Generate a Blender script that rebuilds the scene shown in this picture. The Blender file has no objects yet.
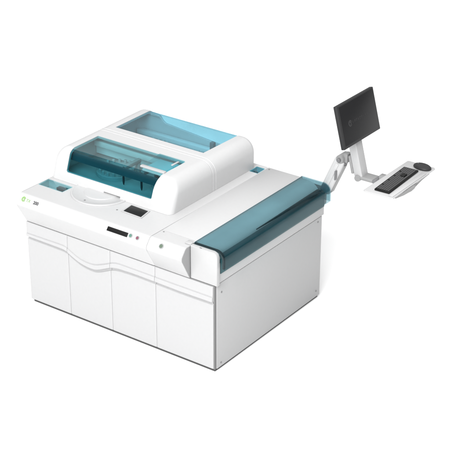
import bpy, bmesh, math
from mathutils import Vector, Matrix
S = bpy.context.scene
COL = S.collection
R = math.radians

# ------------------------------------------------------------------ materials
def mat(name, color, rough=.4, metal=0., ior=1.45, mottle=.03, bump=.0, scale=40., coat=0.):
    m = bpy.data.materials.new(name); m.use_nodes = True
    nt = m.node_tree; b = nt.nodes['Principled BSDF']
    b.inputs['Roughness'].default_value = rough
    b.inputs['Metallic'].default_value = metal
    b.inputs['IOR'].default_value = ior
    b.inputs['Coat Weight'].default_value = coat
    tc = nt.nodes.new('ShaderNodeTexCoord')
    n = nt.nodes.new('ShaderNodeTexNoise'); n.inputs['Scale'].default_value = scale
    n.inputs['Detail'].default_value = 4
    nt.links.new(tc.outputs['Object'], n.inputs['Vector'])
    mx = nt.nodes.new('ShaderNodeMix'); mx.data_type = 'RGBA'
    c = color
    mx.inputs[6].default_value = (c[0]*(1-mottle), c[1]*(1-mottle), c[2]*(1-mottle), 1)
    mx.inputs[7].default_value = (c[0]*(1+mottle), c[1]*(1+mottle), c[2]*(1+mottle), 1)
    nt.links.new(n.outputs['Fac'], mx.inputs[0])
    nt.links.new(mx.outputs[2], b.inputs['Base Color'])
    if bump:
        bp = nt.nodes.new('ShaderNodeBump'); bp.inputs['Strength'].default_value = bump
        bp.inputs['Distance'].default_value = .002
        n2 = nt.nodes.new('ShaderNodeTexNoise'); n2.inputs['Scale'].default_value = 260
        nt.links.new(tc.outputs['Object'], n2.inputs['Vector'])
        nt.links.new(n2.outputs['Fac'], bp.inputs['Height'])
        nt.links.new(bp.outputs['Normal'], b.inputs['Normal'])
    return m

def glass(name, tint, gloss=.9, ior=1.5):
    m = bpy.data.materials.new(name); m.use_nodes = True
    nt = m.node_tree; nt.nodes.clear()
    out = nt.nodes.new('ShaderNodeOutputMaterial')
    tr = nt.nodes.new('ShaderNodeBsdfTransparent')
    gl = nt.nodes.new('ShaderNodeBsdfGlossy'); gl.inputs['Roughness'].default_value = .06
    gl.inputs['Color'].default_value = (gloss, gloss, gloss, 1)
    fr = nt.nodes.new('ShaderNodeFresnel'); fr.inputs['IOR'].default_value = ior
    mx = nt.nodes.new('ShaderNodeMixShader')
    # faint streaks of colour density in the cast acrylic
    tc = nt.nodes.new('ShaderNodeTexCoord'); n = nt.nodes.new('ShaderNodeTexNoise'); n.inputs['Scale'].default_value = 3
    nt.links.new(tc.outputs['Object'], n.inputs['Vector'])
    cm = nt.nodes.new('ShaderNodeMix'); cm.data_type = 'RGBA'
    cm.inputs[6].default_value = (*[c*.94 for c in tint], 1); cm.inputs[7].default_value = (*[min(1, c*1.06) for c in tint], 1)
    nt.links.new(n.outputs['Fac'], cm.inputs[0]); nt.links.new(cm.outputs[2], tr.inputs['Color'])
    ge = nt.nodes.new('ShaderNodeNewGeometry'); iv = nt.nodes.new('ShaderNodeMath'); iv.operation = 'SUBTRACT'; iv.inputs[0].default_value = 1
    mu = nt.nodes.new('ShaderNodeMath'); mu.operation = 'MULTIPLY'      # reflect at the outer skin only
    nt.links.new(ge.outputs['Backfacing'], iv.inputs[1]); nt.links.new(iv.outputs[0], mu.inputs[0]); nt.links.new(fr.outputs[0], mu.inputs[1])
    nt.links.new(mu.outputs[0], mx.inputs[0]); nt.links.new(tr.outputs[0], mx.inputs[1]); nt.links.new(gl.outputs[0], mx.inputs[2])
    nt.links.new(mx.outputs[0], out.inputs['Surface'])
    return m

M = dict(
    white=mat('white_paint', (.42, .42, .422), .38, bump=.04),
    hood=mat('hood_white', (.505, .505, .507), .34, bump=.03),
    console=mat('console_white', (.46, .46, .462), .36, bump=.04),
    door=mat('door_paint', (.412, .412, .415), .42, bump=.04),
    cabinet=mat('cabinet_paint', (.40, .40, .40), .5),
    seal=mat('grey_seal', (.16, .16, .16), .6),
    plinth=mat('plinth_paint', (.055, .055, .055), .6),
    deck=mat('deck_plate', (.62, .63, .63), .35, mottle=.06, scale=12),
    shade_strip=mat('shade_strip_teal', (.012, .072, .084), .4),  # dark tint for added strips that stand in for shade
    pale=mat('pale_liner', (.74, .75, .75), .4),
    deck2=mat('grey_deck_plate', (.36, .37, .37), .4, mottle=.06, scale=12),
    end_shade=mat('end_shade_grey', (.29, .29, .292), .4),
    side=mat('side_paint_shaded', (.375, .375, .377), .4, bump=.04),  # greyer copy of the white: the side's shade is put into the colour
    shelf=mat('shelf_plastic', (.60, .61, .61), .4),
    flank_shade=mat('flank_shade_teal', (.045, .085, .095), .35),
    rail=mat('dark_rail', (.02, .035, .04), .4),
    grey=mat('grey_plastic', (.25, .25, .25), .4),
    midgrey=mat('mid_grey_plastic', (.16, .16, .165), .4),
    black=mat('black_plastic', (.008, .008, .008), .4, ior=1.25),
    screen=mat('screen_glass', (.016, .016, .017), .3, ior=1.2),
    bezel=mat('bezel_plastic', (.026, .026, .027), .45, ior=1.3),
    keys=mat('key_plastic', (.06, .06, .061), .5, ior=1.3),
    floor=mat('studio_white_floor', (.84, .84, .84), .8, mottle=.002),
    screw=mat('screw_metal', (.17, .17, .17), .4),
    green=mat('green_print', (.20, .36, .11), .5),
    print=mat('grey_print', (.06, .06, .065), .5),
    dim=mat('dim_screen_print', (.04, .04, .042), .5, ior=1.2),
    btn_green=mat('green_button', (.08, .19, .15), .35),
    btn_red=mat('red_button', (.18, .06, .09), .35),
    btn_olive=mat('olive_button', (.10, .14, .10), .35),
    ring=mat('button_ring', (.30, .31, .31), .3),
    glass=glass('teal_acrylic', (.48, .765, .81), gloss=.55, ior=1.4),
    glass_top=glass('light_teal_acrylic', (.70, .90, .925), ior=1.7),
    glass_rear=glass('pale_teal_acrylic', (.68, .875, .925), ior=1.6),
    glass_cover=glass('smoky_teal_acrylic', (.63, .755, .785), gloss=.6, ior=1.36),
    glass_dark=glass('deep_teal_acrylic', (.52, .82, .88)),
)

# ------------------------------------------------------------------ helpers
def link(name, me, m, parent=None, smooth=35):
    o = bpy.data.objects.new(name, me); COL.objects.link(o)
    if m is not None:
        me.materials.clear(); me.materials.append(M[m] if isinstance(m, str) else m)
    for p in me.polygons: p.use_smooth = True
    if smooth: me.set_sharp_from_angle(angle=R(smooth))
    if parent: o.parent = parent
    return o

def bm_mesh(bm, name='m'):
    bmesh.ops.recalc_face_normals(bm, faces=bm.faces)
    me = bpy.data.meshes.new(name); bm.to_mesh(me); bm.free(); return me

def add_box(bm, x0, x1, y0, y1, z0, z1, r=0, seg=2, mtx=None):
    g = bmesh.ops.create_cube(bm, size=1)['verts']
    for v in g:
        v.co = Vector(((x0+x1)/2+v.co.x*(x1-x0), (y0+y1)/2+v.co.y*(y1-y0), (z0+z1)/2+v.co.z*(z1-z0)))
    es = list({e for v in g for e in v.link_edges})
    if r:
        rr = bmesh.ops.bevel(bm, geom=es, offset=r, segments=seg, profile=.5, affect='EDGES')
        g = [v for v in rr['verts']]
        if mtx:
            allv = {v for f in rr['faces'] for v in f.verts}
            st = list(allv); seen = set(allv)
            while st:
                v = st.pop()
                for e in v.link_edges:
                    w = e.other_vert(v)
                    if w not in seen: seen.add(w); st.append(w)
            g = list(seen)
    if mtx:
        for v in g: v.co = mtx @ v.co

def box(name, b, m, parent=None, r=0, seg=2, mtx=None):
    bm = bmesh.new(); add_box(bm, *b, r, seg, mtx)
    return link(name, bm_mesh(bm), m, parent)

def prism(name, poly, axis, a, b, m, parent=None, r=0, seg=2, mtx=None, mesh_only=False):
    """poly: 2-D outline; axis 'x' -> (y,z), 'y' -> (x,z), 'z' -> (x,y)"""
    def P(u, v, w): return {'x': (w, u, v), 'y': (u, w, v), 'z': (u, v, w)}[axis]
    bm = bmesh.new()
    A = [bm.verts.new(P(u, v, a)) for u, v in poly]; B = [bm.verts.new(P(u, v, b)) for u, v in poly]
    n = len(poly)
    fa = bm.faces.new(A); fb = bm.faces.new(B[::-1])
    for i in range(n): bm.faces.new((A[i], B[i], B[(i+1) % n], A[(i+1) % n]))
    if r:
        bmesh.ops.bevel(bm, geom=list(fa.edges)+list(fb.edges), offset=r, segments=seg, profile=.5, affect='EDGES')
    if mtx:
        for v in bm.verts: v.co = mtx @ v.co
    me = bm_mesh(bm)
    return me if mesh_only else link(name, me, m, parent)

def lathe(name, prof, c, m, parent=None, n=64, axis='z', mtx=None):
    """prof: (radius, height) from outside bottom to top centre"""
    bm = bmesh.new(); rings = []
    for r, h in prof:
        if r < 1e-6: rings.append([bm.verts.new((0, 0, h))]); continue
        rings.append([bm.verts.new((r*math.cos(2*math.pi*i/n), r*math.sin(2*math.pi*i/n), h)) for i in range(n)])
    for a, b in zip(rings, rings[1:]):
        for i in range(n):
            q = [a[i % len(a)], a[(i+1) % len(a)], b[(i+1) % len(b)], b[i % len(b)]]
            u = []
            for v in q:
                if v not in u: u.append(v)
            if len(u) > 2: bm.faces.new(u)
    if len(rings[0]) > 1: bm.faces.new(rings[0][::-1])
    if len(rings[-1]) > 1: bm.faces.new(rings[-1])
    T = {'z': Matrix(), 'x': Matrix.Rotation(R(90), 4, 'Y'), '-y': Matrix.Rotation(R(90), 4, 'X')}[axis]
    T = Matrix.Translation(c) @ T
    if mtx: T = mtx @ T
    for v in bm.verts: v.co = T @ v.co
    return link(name, bm_mesh(bm), m, parent)

def arc(cx, cy, r, a0, a1, n=8):
    return [(cx+r*math.cos(R(a0+(a1-a0)*i/n)), cy+r*math.sin(R(a0+(a1-a0)*i/n))) for i in range(n+1)]

def boolean(me, other, op):
    a = bpy.data.objects.new('tmp_a', me); b = bpy.data.objects.new('tmp_b', other)
    COL.objects.link(a); COL.objects.link(b)
    md = a.modifiers.new('b', 'BOOLEAN'); md.operation = op; md.object = b; md.solver = 'EXACT'
    dg = bpy.context.evaluated_depsgraph_get(); dg.update()
    r = bpy.data.meshes.new_from_object(a.evaluated_get(dg))
    bpy.data.objects.remove(a); bpy.data.objects.remove(b)
    return r

def empty(name, loc, label, cat):
    o = bpy.data.objects.new(name, None); COL.objects.link(o)
    o.empty_display_size = .1
    o['label'] = label; o['category'] = cat
    o.location = loc
    return o

def under(root):
    """children were modelled in world coordinates: keep them there under a moved Empty"""
    bpy.context.view_layer.update()
    inv = Matrix.Translation(root.location).inverted()
    for ch in root.children: ch.matrix_parent_inverse = inv

# ------------------------------------------------------------------ floor
FZ = -.026
bm = bmesh.new(); bmesh.ops.create_grid(bm, x_segments=1, y_segments=1, size=60)
fl = link('floor', bm_mesh(bm), 'floor', smooth=0); fl.location = (0, 10, FZ); fl['kind'] = 'structure'

# ------------------------------------------------------------------ analyzer
A = empty('laboratory_analyzer', (.95, .743, FZ), 'large white cabinet analyzer with four doors and teal see-through lids', 'analyzer')
W, D, H = 1.9, 1.486, .728

box('plinth', (.014, 1.888, .020, 1.475, FZ, .02), 'plinth', A)
box('cabinet', (.004, 1.876, .022, D, .006, H-.004), 'cabinet', A, r=.003)

# doors: lower panel, swept ledge, upper panel in one pressed sheet
HI = [(0, .622), (.14, .624), (.28, .626), (.40, .628), (.43, .622), (.464, .606), (.515, .582), (.567, .562), (.61, .553), (.651, .549), (.70, .550), (.745, .557), (.80, .578), (.86, .603), (.90, .622), (.933, .634), (.97, .640), (1.004, .641), (1.2, .641), (1.4, .639), (1.9, .638)]
LO = [(0, .598), (.14, .597), (.27, .596), (.40, .595), (.43, .588), (.482, .562), (.53, .541), (.565, .527), (.61, .516), (.648, .511), (.70, .509), (.731, .511), (.78, .527), (.827, .549), (.87, .570), (.91, .586), (.95, .594), (.982, .598), (1.133, .603), (1.331, .600), (1.573, .595), (1.9, .598)]
def interp(T, x):
    for (a, u), (b, v) in zip(T, T[1:]):
        if a <= x <= b: return u+(v-u)*(x-a)/(b-a)
    return T[-1][1]
def smooth_interp(T, x):
    return sum(interp(T, min(1.9, max(0, x+d))) for d in (-.02, -.01, 0, .01, .02))/5
seams = [(0, .4402), (.4428, .8847), (.8873, 1.3337), (1.3363, 1.884)]
for x0, x1 in seams:
    bm = bmesh.new(); n = max(24, int((x1-x0)/.012)); cols = []
    for i in range(n+1):
        x = x0+(x1-x0)*i/n
        e = .0025 if i in (0, n) else 0      # eased outer edge
        hi = smooth_interp(HI, x); lo = smooth_interp(LO, x)
        pts = [(.003, .0025), (.007, 0), (.30, 0), (lo-.033, 0), (lo-.027, .012), (lo-.006, .012), (lo-.002, -.014), (lo+.003, -.0165), (hi-.005, -.0135), (hi-.0025, -.006), (hi+.0015, -.005), (hi+.004, -.0085), (.66, -.0065), (.719, -.005), (.723, -.002)]
        pts[12] = (max(.66, hi+.015), -.0065)
        cols.append([bm.verts.new((x, y+e, z)) for z, y in pts] + [bm.verts.new((x, .018, z)) for z in (.723, .003)])
    m_ = len(cols[0])
    for a, b in zip(cols, cols[1:]):
        for j in range(m_): bm.faces.new((a[j], a[(j+1) % m_], b[(j+1) % m_], b[j]))
    bm.faces.new(cols[0]); bm.faces.new(cols[-1][::-1])
    link('door', bm_mesh(bm), 'door', A, smooth=28)

# right side: painted panel with four screws, light edge towards the doors
box('edge_seal', (1.8765, 1.893, .012, .03, -.004, H-.004), 'seal', A)
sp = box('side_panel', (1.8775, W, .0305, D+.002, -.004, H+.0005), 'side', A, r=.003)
for y, z in ((.087, .647), (.081, .03), (1.433, .05), (1.428, .697)):
    lathe('screw', [(.008, 0), (.008, .0015), (.005, .003), (0, .0026)], (W+.0005, y, z), 'screw', sp, n=16, axis='x')
box('side_panel', (-.004, .003, .024, D+.002, -.004, H-.006), 'white', A, r=.002)
box('back_panel', (.006, 1.874, D+.001, D+.02, 0, H-.006), 'white', A, r=.002)

# console nose + worktop (profile y,z)
NOSE = [(-.002, .734), (-.006, .734)] + arc(-.0605, .9215, .040, 205, 141, 10) + arc(-.031, .962, .038, 138, 92, 8)
def worktop(name, x0, x1, prof, r=.004, parent=A):
    return prism(name, prof, 'x', x0, x1, 'console', parent, r=r)
body1 = worktop('console', .0, 1.3337, NOSE + [(1.53, 1.0), (1.53, .735), (.06, .734)], r=.012)
prism('end_shade_plate', NOSE + [(.0925, .998), (.0925, .734)], 'x', 1.6685, 1.6735, 'end_shade', A, r=.001)  # thin added plate; its darker grey stands in for shade on the console end
body2 = worktop('console', 1.3363, 1.668, NOSE + [(.0925, 1.0), (.0925, .734)], r=.004)
box('worktop', (1.337, 1.6735, .0965, 1.53, .735, 1.0), 'console', A, r=.003)
lathe('screw', [(.007, 0), (.007, .001), (0, .0015)], (1.367, .075, 1.0), 'screw', body2, n=16)
for x, y in ((.528, .123), (.82, .167)):
    pass
lathe('screw', [(.008, 0), (.008, .001), (0, .0015)], (.836, .16, 1.0), 'screw', body1, n=16)
box('latch_block', (1.615, 1.672, .012, .062, 1.0005, 1.013), 'white', A, r=.004)

# nose fittings: the slope faces 39 degrees up
TS = Matrix.Translation((.009, -.0756, .9672)) @ Matrix.Rotation(R(51), 4, 'X')      # local x along the console, y up the slope, z out
box('display_strip', (.927, 1.128, -.021, .014, -.006, .0035), 'black', body1, r=.002, mtx=TS)
def button(x, y, z, tilt, m, parent, r=.017):
    T = TS @ Matrix.Translation((x, y, z))
    o = lathe('push_button', [(r*.66, 0), (r*.66, .006), (r*.5, .009), (0, .0095)], (0, 0, 0), m, parent, n=28, mtx=T)
    lathe('button_ring', [(r, -.004), (r, .003), (r*.92, .005), (r*.72, .005), (r*.70, .002)], (0, 0, 0), 'ring', parent, n=28, mtx=T)
    return o
button(1.156, 0, 0, 0, 'btn_green', body1)
button(1.223, 0, 0, 0, 'btn_red', body1)
button(1.452, 0, 0, 0, 'btn_olive', body2, .021)

def text(name, s, size, T, m, parent, bold=.0):
    cu = bpy.data.curves.new(name, 'FONT'); cu.body = s; cu.size = size; cu.extrude = .0006; cu.offset = bold
    cu.align_x = 'LEFT'
    o = bpy.data.objects.new('tmp', cu); COL.objects.link(o)
    dg = bpy.context.evaluated_depsgraph_get(); dg.update()
    me = bpy.data.meshes.new_from_object(o.evaluated_get(dg)); bpy.data.objects.remove(o)
    me.transform(T)
    return link(name, me, m, parent, smooth=0)
TN = TS @ Matrix.Translation((0, 0, .0006))
# maker's mark: green swirl ring, small green letters, grey model figures
def mark(cx, s, parent, T, m, name='emblem'):
    bm = bmesh.new()
    for rr, a0, a1, w in ((s, 20, 330, .30*s), (.45*s, -120, 150, .26*s)):
        n = 28
        prev = None
        for i in range(n+1):
            a = R(a0+(a1-a0)*i/n); ww = w*(.4+.6*math.sin(math.pi*i/n))
            q = [bm.verts.new((cx+r_*math.cos(a), r_*math.sin(a), z_)) for r_, z_ in ((rr-ww, 0), (rr+ww, 0), (rr+ww, .001), (rr-ww, .001))]
            if prev:
                for j in range(4): bm.faces.new((prev[j], prev[(j+1) % 4], q[(j+1) % 4], q[j]))
            prev = q
    me = bm_mesh(bm); me.transform(T)
    return link(name, me, m, parent)
mark(.055, .017, body1, TN, 'green')
text('lettering', 'TX', .034, TN @ Matrix.Translation((.082, -.013, 0)), 'green', body1)
text('lettering', '200', .036, TN @ Matrix.Translation((.158, -.013, 0)), 'print', body1, bold=.0012)

# fittings in the worktop
lid = lathe('turntable_lid', [(.256, 0), (.256, .004), (.252, .010), (.244, .011), (.236, .006), (.15, .006), (.146, .011), (.138, .012), (.05, .012), (0, .012)], (.54, .335, 1.0004), 'console', A, n=96)
lathe('screw', [(.008, 0), (.008, .001), (0, .0015)], (.525, .135, 1.0065), 'screw', lid, n=16)
ts = prism('touchscreen', [(.880, .152), (1.088, .150), (1.066, .287), (.872, .292)], 'z', 1.0004, 1.006, 'white', A, r=.002)
prism('display', [(.897, .166), (1.077, .158), (1.056, .272), (.885, .279)], 'z', 1.0062, 1.0085, 'black', ts, r=.001)
# sample window: shallow tray under a teal pane
sw = prism('sample_window', [(.018, .150), (.274, .150), (.278, .268), (.016, .270)], 'z', 1.0006, 1.005, 'glass_top', A, r=.001)

def cut_pocket(o, b):
    bm = bmesh.new(); add_box(bm, *b); o.data = boolean(o.data, bm_mesh(bm), 'DIFFERENCE')
    for p in o.data.polygons: p.use_smooth = True
    o.data.set_sharp_from_angle(angle=R(35))
cut_pocket(body1, (.024, .270, .156, .264, .93, 1.05))
box('sample_tray', (.03, .264, .16, .26, .9305, .942), 'deck', sw, r=.002)
box('tray_cartridge', (.15, .255, .215, .255, .943, .985), 'rail', sw, r=.004)
# small rear well beside the hood
box('rear_window', (1.253, 1.331, 1.372, 1.478, 1.0006, 1.006), 'glass_dark', A, r=.001)
cut_pocket(body1, (1.258, 1.326, 1.378, 1.472, .92, 1.05))
box('well_block', (1.262, 1.30, 1.385, 1.43, .9205, .985), 'rail', A, r=.004)
lathe('screw', [(.008, 0), (.008, .002), (0, .0025)], (1.365, 1.495, 1.0), 'screw', A, n=16)

# ------------------------------------------------------------------ hood shells
HX0, HX1, HY0, HY1, HT, HB = -.005, 1.245, .315, 1.485, 1.257, 1.0012
def lean(y, z):
    k = max(0, min(1, (.86-y)/.45)); k = k*k*(3-2*k)
    return y + .36*k*(z-HB)
def ring(y, i, zt, inset=0, n=10):
    """section of the hood at y: sides inset by i, rounded shoulders"""
    x0, x1 = HX0+i+inset, HX1-i-inset; z1 = zt-i*.8-inset
    r = max(.05, .115-i*.4)-inset
    zb = HB - (.05 if inset else 0)
    pts = [(x0, zb)] + [(x0+r-r*math.cos(R(90*k/n)), z1-r+r*math.sin(R(90*k/n))) for k in range(n+1)] + \
          [(x1-r+r*math.sin(R(90*k/n)), z1-r+r*math.cos(R(90*k/n))) for k in range(n+1)] + [(x1, zb)]
    return [(x, lean(y, z), z) for x, z in pts]
def loft(ysec, inset=0):
    bm = bmesh.new(); rs = [[bm.verts.new(p) for p in ring(y, i, HT, inset)] for y, i in ysec]
    n = len(rs[0])
    for a, b in zip(rs, rs[1:]):
        for j in range(n): bm.faces.new((a[j], b[j], b[(j+1) % n], a[(j+1) % n]))
    bm.faces.new(rs[0]); bm.faces.new(rs[-1][::-1])
    return bm_mesh(bm)
def front_sec(y0, r, y1, n=8, sh=0):
    s = [(y0+sh+r*(1-math.cos(R(90*k/n))), r*(1-math.sin(R(90*k/n)))) for k in range(n+1)]
    s += [(y, 0) for y in (.42, .5, .58, .66, .74, .80) if y > s[-1][0]+.02]
    return s + [(y1, 0)]
def rear_sec(y0, r, y1, n=8, sh=0):
    s = [(y0, 0), (1.0, 0), (1.2, 0)]
    return s + [(y1-sh-r*(1-math.sin(R(90*k/n))), r*(1-math.cos(R(90*k/n)))) for k in range(n+1)]
SEAM = .868
def cutter(poly, axis, a, b): return prism('', poly, axis, a, b, None, mesh_only=True)
def bmbox(*b):
    bm = bmesh.new(); add_box(bm, *b); return bm_mesh(bm)

FW = [(.156, 1.092)] + [(.152, 1.10)] + [(.152, 1.4), (1.062, 1.4), (1.062, 1.238), (1.052, 1.215), (1.040, 1.185), (1.034, 1.15), (1.032, 1.082), (1.026, 1.076), (.160, 1.076)]
FW = [(.152, 1.4), (1.064, 1.4), (1.062, 1.243), (1.052, 1.215), (1.042, 1.185), (1.036, 1.15), (1.034, 1.084), (1.026, 1.076), (.162, 1.076), (.152, 1.086)]
def shrink(poly, d, cx, cz): return [(x+(d if x < cx else -d), z+(d if z < cz else 0)) for x, z in poly]

outer = loft(front_sec(HY0, .055, SEAM-.005)+[(SEAM-.002, .003)]); inner = loft(front_sec(HY0, .055, SEAM+.02, sh=.022), .022)
sh = boolean(outer, inner, 'DIFFERENCE')
sh = boolean(sh, cutter(FW, 'y', .1, .752), 'DIFFERENCE')
sh = boolean(sh, bmbox(.565, .735, .2, .45, .9, 1.022), 'DIFFERENCE')
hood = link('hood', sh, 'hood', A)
go = loft(front_sec(HY0, .055, SEAM, sh=.003), .003); gi = loft(front_sec(HY0, .055, SEAM+.02, sh=.009), .009)
g = boolean(go, gi, 'DIFFERENCE')
g = boolean(g, cutter(shrink(FW, .0015, .6, 1.2), 'y', .1, .7505), 'INTERSECT')
def keep(me, b): return boolean(me, bmbox(*b), 'INTERSECT')
link('front_window', keep(g.copy(), (-1, 3, -1, .4345, 0, 3)), 'glass', hood)
link('roof_window', keep(g, (-1, 3, .4355, 3, 0, 3)), 'glass_top', hood)
# added dark bar standing in for the refraction band at the window bend
prism('bend_shade_bar', [(.449, 1.205), (.457, 1.209), (.437, 1.146), (.429, 1.150)], 'x', .13, 1.075, 'shade_strip', hood)

box('hood_latch', (.572, .728, .330, .350, 1.0125, 1.0205), 'grey', hood, r=.002)
# hinged loading flap on the roof pane with a white lip and grip
fp = prism('loading_flap', [(.832, .502), (1.058, .502), (1.058, .746), (.806, .746), (.806, .735)], 'z', HT+.001, HT+.009, 'glass_top', hood, r=.001)
box('flap_backing', (.815, 1.054, .508, .742, 1.205, 1.222), 'pale', hood, r=.003)  # pale plate added under the flap to lighten its pane
box('flap_lip', (.826, 1.066, .468, .5005, HT-.004, HT+.011), 'white', fp, r=.003)
box('flap_grip', (1.024, 1.042, .61, .70, HT+.0085, HT+.016), 'white', fp, r=.003)

outer = loft([(SEAM+.001, .004), (SEAM+.004, 0), (SEAM+.034, 0), (SEAM+.037, .0045), (SEAM+.041, .0045), (SEAM+.044, 0)]+rear_sec(SEAM+.06, .06, HY1)); inner = loft(rear_sec(SEAM-.02, .06, HY1, sh=.022), .022)
sh = boolean(outer, inner, 'DIFFERENCE')
sh = boolean(sh, cutter([(.150, .978), (1.070, .978), (1.085, 1.452), (.150, 1.452)], 'z', 1.2, 1.4), 'DIFFERENCE')
RW = [(.150, 1.4), (1.085, 1.4), (1.085, 1.11), (1.06, 1.092), (.30, 1.162), (.268, 1.18), (.235, 1.222), (.150, 1.240)]
sh = boolean(sh, cutter(RW, 'y', 1.4505, 1.7), 'DIFFERENCE')
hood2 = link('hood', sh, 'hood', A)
go = loft(rear_sec(SEAM, .06, HY1, sh=.003), .003); gi = loft(rear_sec(SEAM-.02, .06, HY1, sh=.008), .008)
g0 = boolean(go, gi, 'DIFFERENCE')
g = boolean(g0, cutter([(.1515, .9795), (1.0685, .9795), (1.0835, 1.4500), (.1515, 1.4500)], 'z', 1.2, 1.4), 'INTERSECT')
link('roof_window', g, 'glass_rear', hood2)
go = loft(rear_sec(SEAM, .06, HY1, sh=.003), .003); gi = loft(rear_sec(SEAM-.02, .06, HY1, sh=.008), .008)
g0 = boolean(go, gi, 'DIFFERENCE')
g = boolean(g0, cutter(shrink(RW, .0015, .6, 1.2), 'y', 1.4520, 1.7), 'INTERSECT')
link('back_window', g, 'glass_rear', hood2)
# mechanics seen through the lids
deck = box('deck', (.03, 1.21, .42, .93, 1.0145, 1.022), 'deck2', A, r=.002)
box('partition', (.02, 1.22, .872, .885, 1.03, 1.21), 'pale', A)
def carousel(x, y, z, r, parent=A):
    o = lathe('carousel', [(r, 0), (r, .03), (r*.96, .036), (r*.74, .036), (r*.72, .02), (r*.3, .02), (r*.28, .05), (0, .054)], (x, y, z), 'deck2', parent, n=56)
    for k in range(18):
        a = 2*math.pi*k/18
        lathe('vial', [(.013, 0), (.013, .022), (.009, .026), (0, .026)], (x+r*.85*math.cos(a), y+r*.85*math.sin(a), z+.0365), 'white', o, n=12)
    return o
carousel(.42, .66, 1.0225, .17)
carousel(.95, .66, 1.0225, .14)
def probe(x, y):
    o = box('probe_arm', (x-.016, x+.016, y, y+.20, 1.165, 1.197), 'grey', A, r=.004)
    lathe('probe', [(.004, 1.04), (.009, 1.065), (.009, 1.185), (.006, 1.192), (0, 1.192)], (x, y-.012, 0), 'rail', o, n=14)
    lathe('probe_post', [(.018, 1.0225), (.018, 1.164)], (x, y+.18, 0), 'grey', o, n=18)
probe(.635, .50); probe(.82, .50)
box('gantry_rail', (.06, 1.19, .80, .83, 1.13, 1.18), 'deck', A, r=.004)
box('deck', (.03, 1.21, .94, 1.45, 1.0145, 1.03), 'deck', A, r=.002)
carousel(.38, 1.16, 1.0305, .17)
carousel(.80, 1.17, 1.0305, .15)
box('mixer_post', (.900, .940, 1.29, 1.33, 1.0305, 1.20), 'midgrey', A, r=.008)
box('rear_sill', (.03, 1.21, 1.40, 1.455, 1.031, 1.07), 'deck', A, r=.004)

# ------------------------------------------------------------------ right-hand bay with sliding teal cover
pts = [(1.6765, .7345), (1.922, .7345), (1.922, .965)] + arc(1.884, .970, .038, 0, 90, 8) + [(1.6765, 1.010)]
pts = [(1.6765, .7345), (1.922, .7345)] + arc(1.880, .968, .042, 0, 90, 8) + [(1.6765, 1.010)]
eb = prism('end_block', pts, 'y', -.001, .036, 'white', A, r=.006, seg=3)
box('indicator', (1.758, 1.776, .004, .012, 1.0095, 1.0115), 'midgrey', eb)
box('bay_body', (1.6765, 1.903, .0368, 1.51, .735, .90), 'white', A, r=.003)
EL = [(1.735+.118*math.sin(R(a)), .914+.09*math.cos(R(a))) for a in range(90, -1, -6)]
prism('bay_shelf', [(1.678, .9005), (1.853, .9005)] + EL + [(1.678, 1.004)], 'y', .066, 1.503, 'shelf', A, r=.001)
box('flank_shade_strip', (1.8545, 1.902, .07, 1.503, .9005, .935), 'flank_shade', A, r=.004)  # dark strip added to give the cover's curved flank its shade
bm = bmesh.new()   # tapering dark wedge, thick at the back, added for a reflection streak
q0 = [(1.870, .962), (1.875, .962), (1.875, .968), (1.870, .968)]
q1 = [(1.868, .946), (1.892, .946), (1.892, .976), (1.868, .976)]
a_ = [bm.verts.new((x, .58, z)) for x, z in q0]; b_ = [bm.verts.new((x, 1.45, z)) for x, z in q1]
for j in range(4): bm.faces.new((a_[j], b_[j], b_[(j+1) % 4], a_[(j+1) % 4]))
bm.faces.new(a_); bm.faces.new(b_[::-1])
link('streak_wedge', bm_mesh(bm), 'rail', A)
box('flank_shade_backing', (1.9035, 1.909, .065, 1.503, .812, .938), 'shade_strip', A, r=.001)  # dark backing added so the cover's side looks shaded down to its lower edge

def cov(inset=0, zb=.872):
    r = .078-inset
    return [(1.962-inset, zb)] + arc(1.962-inset-r, 1.022-inset-r, r, 0, 90, 10) + [(1.684, 1.022-inset)]
c_o = cov(); c_i = cov(.007)[::-1]
sc_ = prism('side_cover', c_o + c_i, 'y', .0375, 1.512, 'glass_cover', A)
t_o = cov(.0075, .874); t_i = cov(.020, .874)[::-1]
prism('end_trim', t_o + t_i, 'y', .039, .060, 'rail', sc_)
prism('cover_end', cov(.0075, .8725) + [(1.684, .8725)], 'y', 1.5055, 1.5115, 'glass_cover', sc_)
box('cover_edge', (1.6765, 1.6825, .04, 1.512, 1.0105, 1.0225), 'hood', sc_, r=.001)
under(A)

# ------------------------------------------------------------------ monitor arm with keyboard tray
B = empty('support_arm', (1.86, 1.58, FZ), 'white jointed arm behind the analyzer carrying a screen and a keyboard tray', 'monitor arm')
def along(p0, p1, roll_ref=Vector((0, 1, 0))):
    p0 = Vector(p0); p1 = Vector(p1); z = (p1-p0).normalized(); y = (roll_ref-z*roll_ref.dot(z)).normalized(); x = y.cross(z)
    m_ = Matrix((x, y, z)).transposed().to_4x4(); m_.translation = p0
    return m_, (p1-p0).length
box('wall_bracket', (1.70, 1.86, 1.5315, 1.62, .78, .93), 'grey', B, r=.01)
T, L = along((1.875, 1.58, .915), (2.018, 1.58, 1.245))
lk = box('lower_link', (-.048, .048, -.05, .05, 0, L), 'console', B, r=.022, seg=4, mtx=T)
box('link_rib', (-.014, .014, -.056, -.0495, .03, L-.04), 'console', lk, r=.003, mtx=T)
box('link_rib', (.0475, .054, -.024, .024, .03, L-.04), 'grey', lk, r=.003, mtx=T)
lathe('elbow_knob', [(.032, -.058), (.036, -.05), (.036, .05), (.032, .058), (0, .058)], (2.022, 1.58, 1.25), 'grey', B, n=28, axis='-y')
lathe('elbow_pin', [(.016, 0), (.016, .02), (.012, .024), (0, .024)], (2.022, 1.522, 1.25), 'midgrey', B, n=20, axis='-y')
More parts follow.
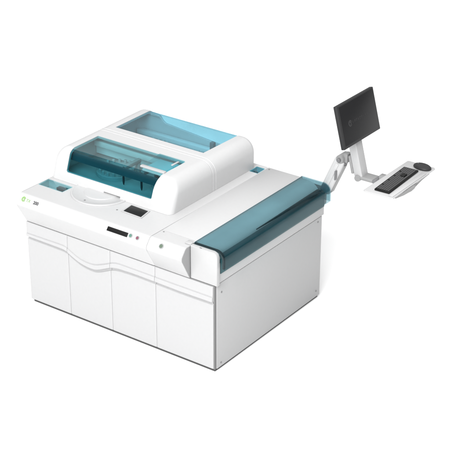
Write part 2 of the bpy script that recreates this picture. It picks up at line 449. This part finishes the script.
box('elbow_clamp', (2.022, 2.058, 1.545, 1.60, 1.195, 1.235), 'midgrey', B, r=.008)
box('release_lever', (1.992, 2.004, 1.50, 1.528, 1.07, 1.15), 'midgrey', B, r=.004)
TM = Matrix.Translation((2.147, 1.589, 1.618)) @ Matrix.Rotation(R(-14.8), 4, 'Y')
bp = box('pivot_plate', (-.14, -.1155, -.05, .05, -.45, -.30), 'grey', B, r=.008, mtx=TM)
box('pivot_block', (2.035, 2.08, 1.55, 1.62, 1.22, 1.30), 'grey', B, r=.012)
pp = box('post', (-.115, -.043, -.048, .048, -.50, -.10), 'white', B, r=.006, seg=3, mtx=TM)
box('post', (-.111, -.047, -.0445, .0445, -.099, .04), 'grey', B, r=.004, mtx=TM)
box('mount_plate', (-.0465, -.0345, -.06, .06, -.06, .06), 'midgrey', B, r=.002, mtx=TM)
br = box('tray_bracket', (2.185, 2.365, 1.535, 1.645, 1.118, 1.148), 'grey', B, r=.01, seg=3)
lathe('hinge_pin', [(.026, -.062), (.028, -.056), (.028, .056), (.026, .062), (0, .062)], (2.190, 1.589, 1.128), 'grey', B, n=24, axis='-y')
lathe('hinge_pin', [(.016, -.075), (.018, -.07), (.018, .07), (.016, .075), (0, .075)], (2.350, 1.589, 1.146), 'midgrey', B, n=24, axis='-y')
box('hinge_plate', (2.366, 2.56, 1.565, 1.615, 1.150, 1.1905), 'grey', B, r=.004)
kt = prism('keyboard_tray', [(2.432, 1.228), (2.668, 1.228), (2.682, 1.240), (2.676, 1.918), (2.664, 1.930), (2.432, 1.930), (2.422, 1.920), (2.420, 1.240)], 'z', 1.191, 1.203, 'console', B, r=.003)
prism('tray_grip', [(2.60, 1.30), (2.668, 1.31), (2.686, 1.40), (2.700, 1.50), (2.694, 1.56), (2.672, 1.62), (2.664, 1.72), (2.658, 1.86), (2.60, 1.87)], 'z', 1.166, 1.1905, 'grey', B, r=.005)
box('wrist_ledge', (2.632, 2.672, 1.25, 1.78, 1.2035, 1.2095), 'console', B, r=.003)
under(B)

# monitor
C = empty('monitor', (2.147, 1.589, 1.44), 'dark flat monitor tilted back on the white arm, facing right', 'monitor')
mw, mh = .548, .353
fr = box('housing', (-.034, 0, -mw/2, mw/2, -mh/2, mh/2), 'bezel', C, r=.006, seg=3, mtx=TM)
scr = box('screen', (.0005, .0022, -mw/2+.026, mw/2-.014, -mh/2+.024, mh/2-.014), 'screen', C, r=.0008, mtx=TM)
def Q(y, z): return TM @ Vector((.0028, y, z))
TL = TM @ Matrix.Translation((.0024, 0, 0)) @ Matrix(((0, 0, 1, 0), (1, 0, 0, 0), (0, 1, 0, 0), (0, 0, 0, 1)))
mark(-.135, .021, scr, TL, 'dim')
for k in range(9):                                                   # too small to read in the photo: a row of faint strokes
    y0 = -.098+k*.026; h = .0105 if k < 6 else .008
    L_ = [(y0, -h), (y0+.004, -h)] + ([(y0+.004, -.002), (y0+.013, -.002), (y0+.013, .002), (y0+.004, .002)] if k % 2 else []) + \
         ([(y0+.004, h-.004), (y0+.015, h-.004), (y0+.015, h)] if k % 3 else [(y0+.004, h)]) + [(y0, h)]
    prism('glyph', L_, 'x', .0024, .0029, 'dim', scr, mtx=TM)
under(C)

# keyboard
K = empty('keyboard', (2.55, 1.53, 1.2035), 'long black computer keyboard lying on the white tray', 'keyboard')
TK = Matrix.Translation((2.549, 1.527, 1.2036)) @ Matrix.Rotation(R(2.4), 4, 'Z')
box('keyboard_case', (-.066, .064, -.25, .25, 0, .016), 'black', K, r=.005, seg=3, mtx=TK)
bm = bmesh.new()
for j in range(6):
    y = -.236
    i = 0
    while y < .226:
        w = .0195
        if j == 5 and -.14 < y < -.05: w = .12
        if j > 0 or (i % 5) != 4:
            x = -.052+j*.0178
            if not (-.012 < x < .022 and .055 < y < .11):
                add_box(bm, x, x+.0155, y, min(y+w-.002, .238), .016, .0215, .002, 1, mtx=TK)
        y += w; i += 1
link('keys', bm_mesh(bm), 'keys', K)
box('navigation_pad', (-.010, .030, .062, .120, .0162, .024), 'black', K, r=.004, mtx=TK)
under(K)

# mouse
X = empty('mouse', (2.588, 1.862, 1.2035), 'dark rounded computer mouse on the far end of the tray', 'mouse')
TX = Matrix.Translation((2.588, 1.866, 1.2036)) @ Matrix.Rotation(R(-8), 4, 'Z') @ Matrix.Diagonal((1.0, .66, 1, 1))
lathe('mouse_shell', [(.076, 0), (.080, .004), (.080, .010), (.076, .017), (.066, .024), (.048, .029), (.024, .0315), (0, .032)], (0, 0, 0), 'bezel', X, n=56, mtx=TX)
lathe('mouse_wheel', [(.012, -.004), (.012, .004), (0, .004)], (2.545, 1.872, 1.224), 'midgrey', X, n=18, axis='-y')
under(X)

# ------------------------------------------------------------------ camera
el, az, roll = R(26.4347), R(35.8425), .00184
f = Vector((-math.sin(az)*math.cos(el), math.cos(az)*math.cos(el), -math.sin(el)))
r = Vector((math.cos(az), math.sin(az), 0)); u = r.cross(f)
r2 = r*math.cos(roll)+u*math.sin(roll); u2 = -r*math.sin(roll)+u*math.cos(roll)
cam = bpy.data.cameras.new('camera'); co = bpy.data.objects.new('camera', cam); COL.objects.link(co)
mw_ = Matrix((r2, u2, -f)).transposed().to_4x4(); mw_.translation = (7.4447, -7.5459, 5.8986)
co.matrix_world = mw_
cam.sensor_width = 36; cam.lens = 36*1436.333/450; cam.clip_end = 500; cam.clip_start = .1
S.camera = co

# ------------------------------------------------------------------ light: white studio, brighter overhead, soft frontal key
w = bpy.data.worlds.new('World'); S.world = w; w.use_nodes = True
nt = w.node_tree; bg = nt.nodes['Background']
tc = nt.nodes.new('ShaderNodeTexCoord'); sx = nt.nodes.new('ShaderNodeSeparateXYZ')
mx0 = nt.nodes.new('ShaderNodeMath'); mx0.operation = 'MAXIMUM'; mx0.inputs[1].default_value = 0
pw = nt.nodes.new('ShaderNodeMath'); pw.operation = 'POWER'; pw.inputs[1].default_value = 1.3
mr = nt.nodes.new('ShaderNodeMath'); mr.operation = 'MULTIPLY_ADD'; mr.inputs[1].default_value = 1.65; mr.inputs[2].default_value = .12
nt.links.new(tc.outputs['Generated'], sx.inputs[0]); nt.links.new(sx.outputs['Z'], mx0.inputs[0]); nt.links.new(mx0.outputs[0], pw.inputs[0]); nt.links.new(pw.outputs[0], mr.inputs[0])
nt.links.new(mr.outputs[0], bg.inputs['Strength'])
bg.inputs['Color'].default_value = (1, 1, 1, 1)

def area(name, loc, target, sx_, sy_, power, col=(1, 1, 1)):
    l = bpy.data.lights.new(name, 'AREA'); l.shape = 'RECTANGLE'; l.size = sx_; l.size_y = sy_; l.energy = power; l.color = col
    o = bpy.data.objects.new(name, l); COL.objects.link(o); o.location = loc
    o.rotation_euler = (Vector(target)-Vector(loc)).to_track_quat('-Z', 'Y').to_euler()
    return o
area('front_softbox', (.9+5.1, .4-14.0, .8+10.1), (.9, .4, .8), 10.5, 10.5, 4500)

S.render.engine = 'CYCLES'
S.cycles.use_denoising = True
S.cycles.transparent_max_bounces = 24
S.cycles.max_bounces = 10
S.cycles.diffuse_bounces = 5
S.view_settings.view_transform = 'Standard'; S.view_settings.look = 'None'
S.view_settings.exposure = 0; S.view_settings.gamma = 1
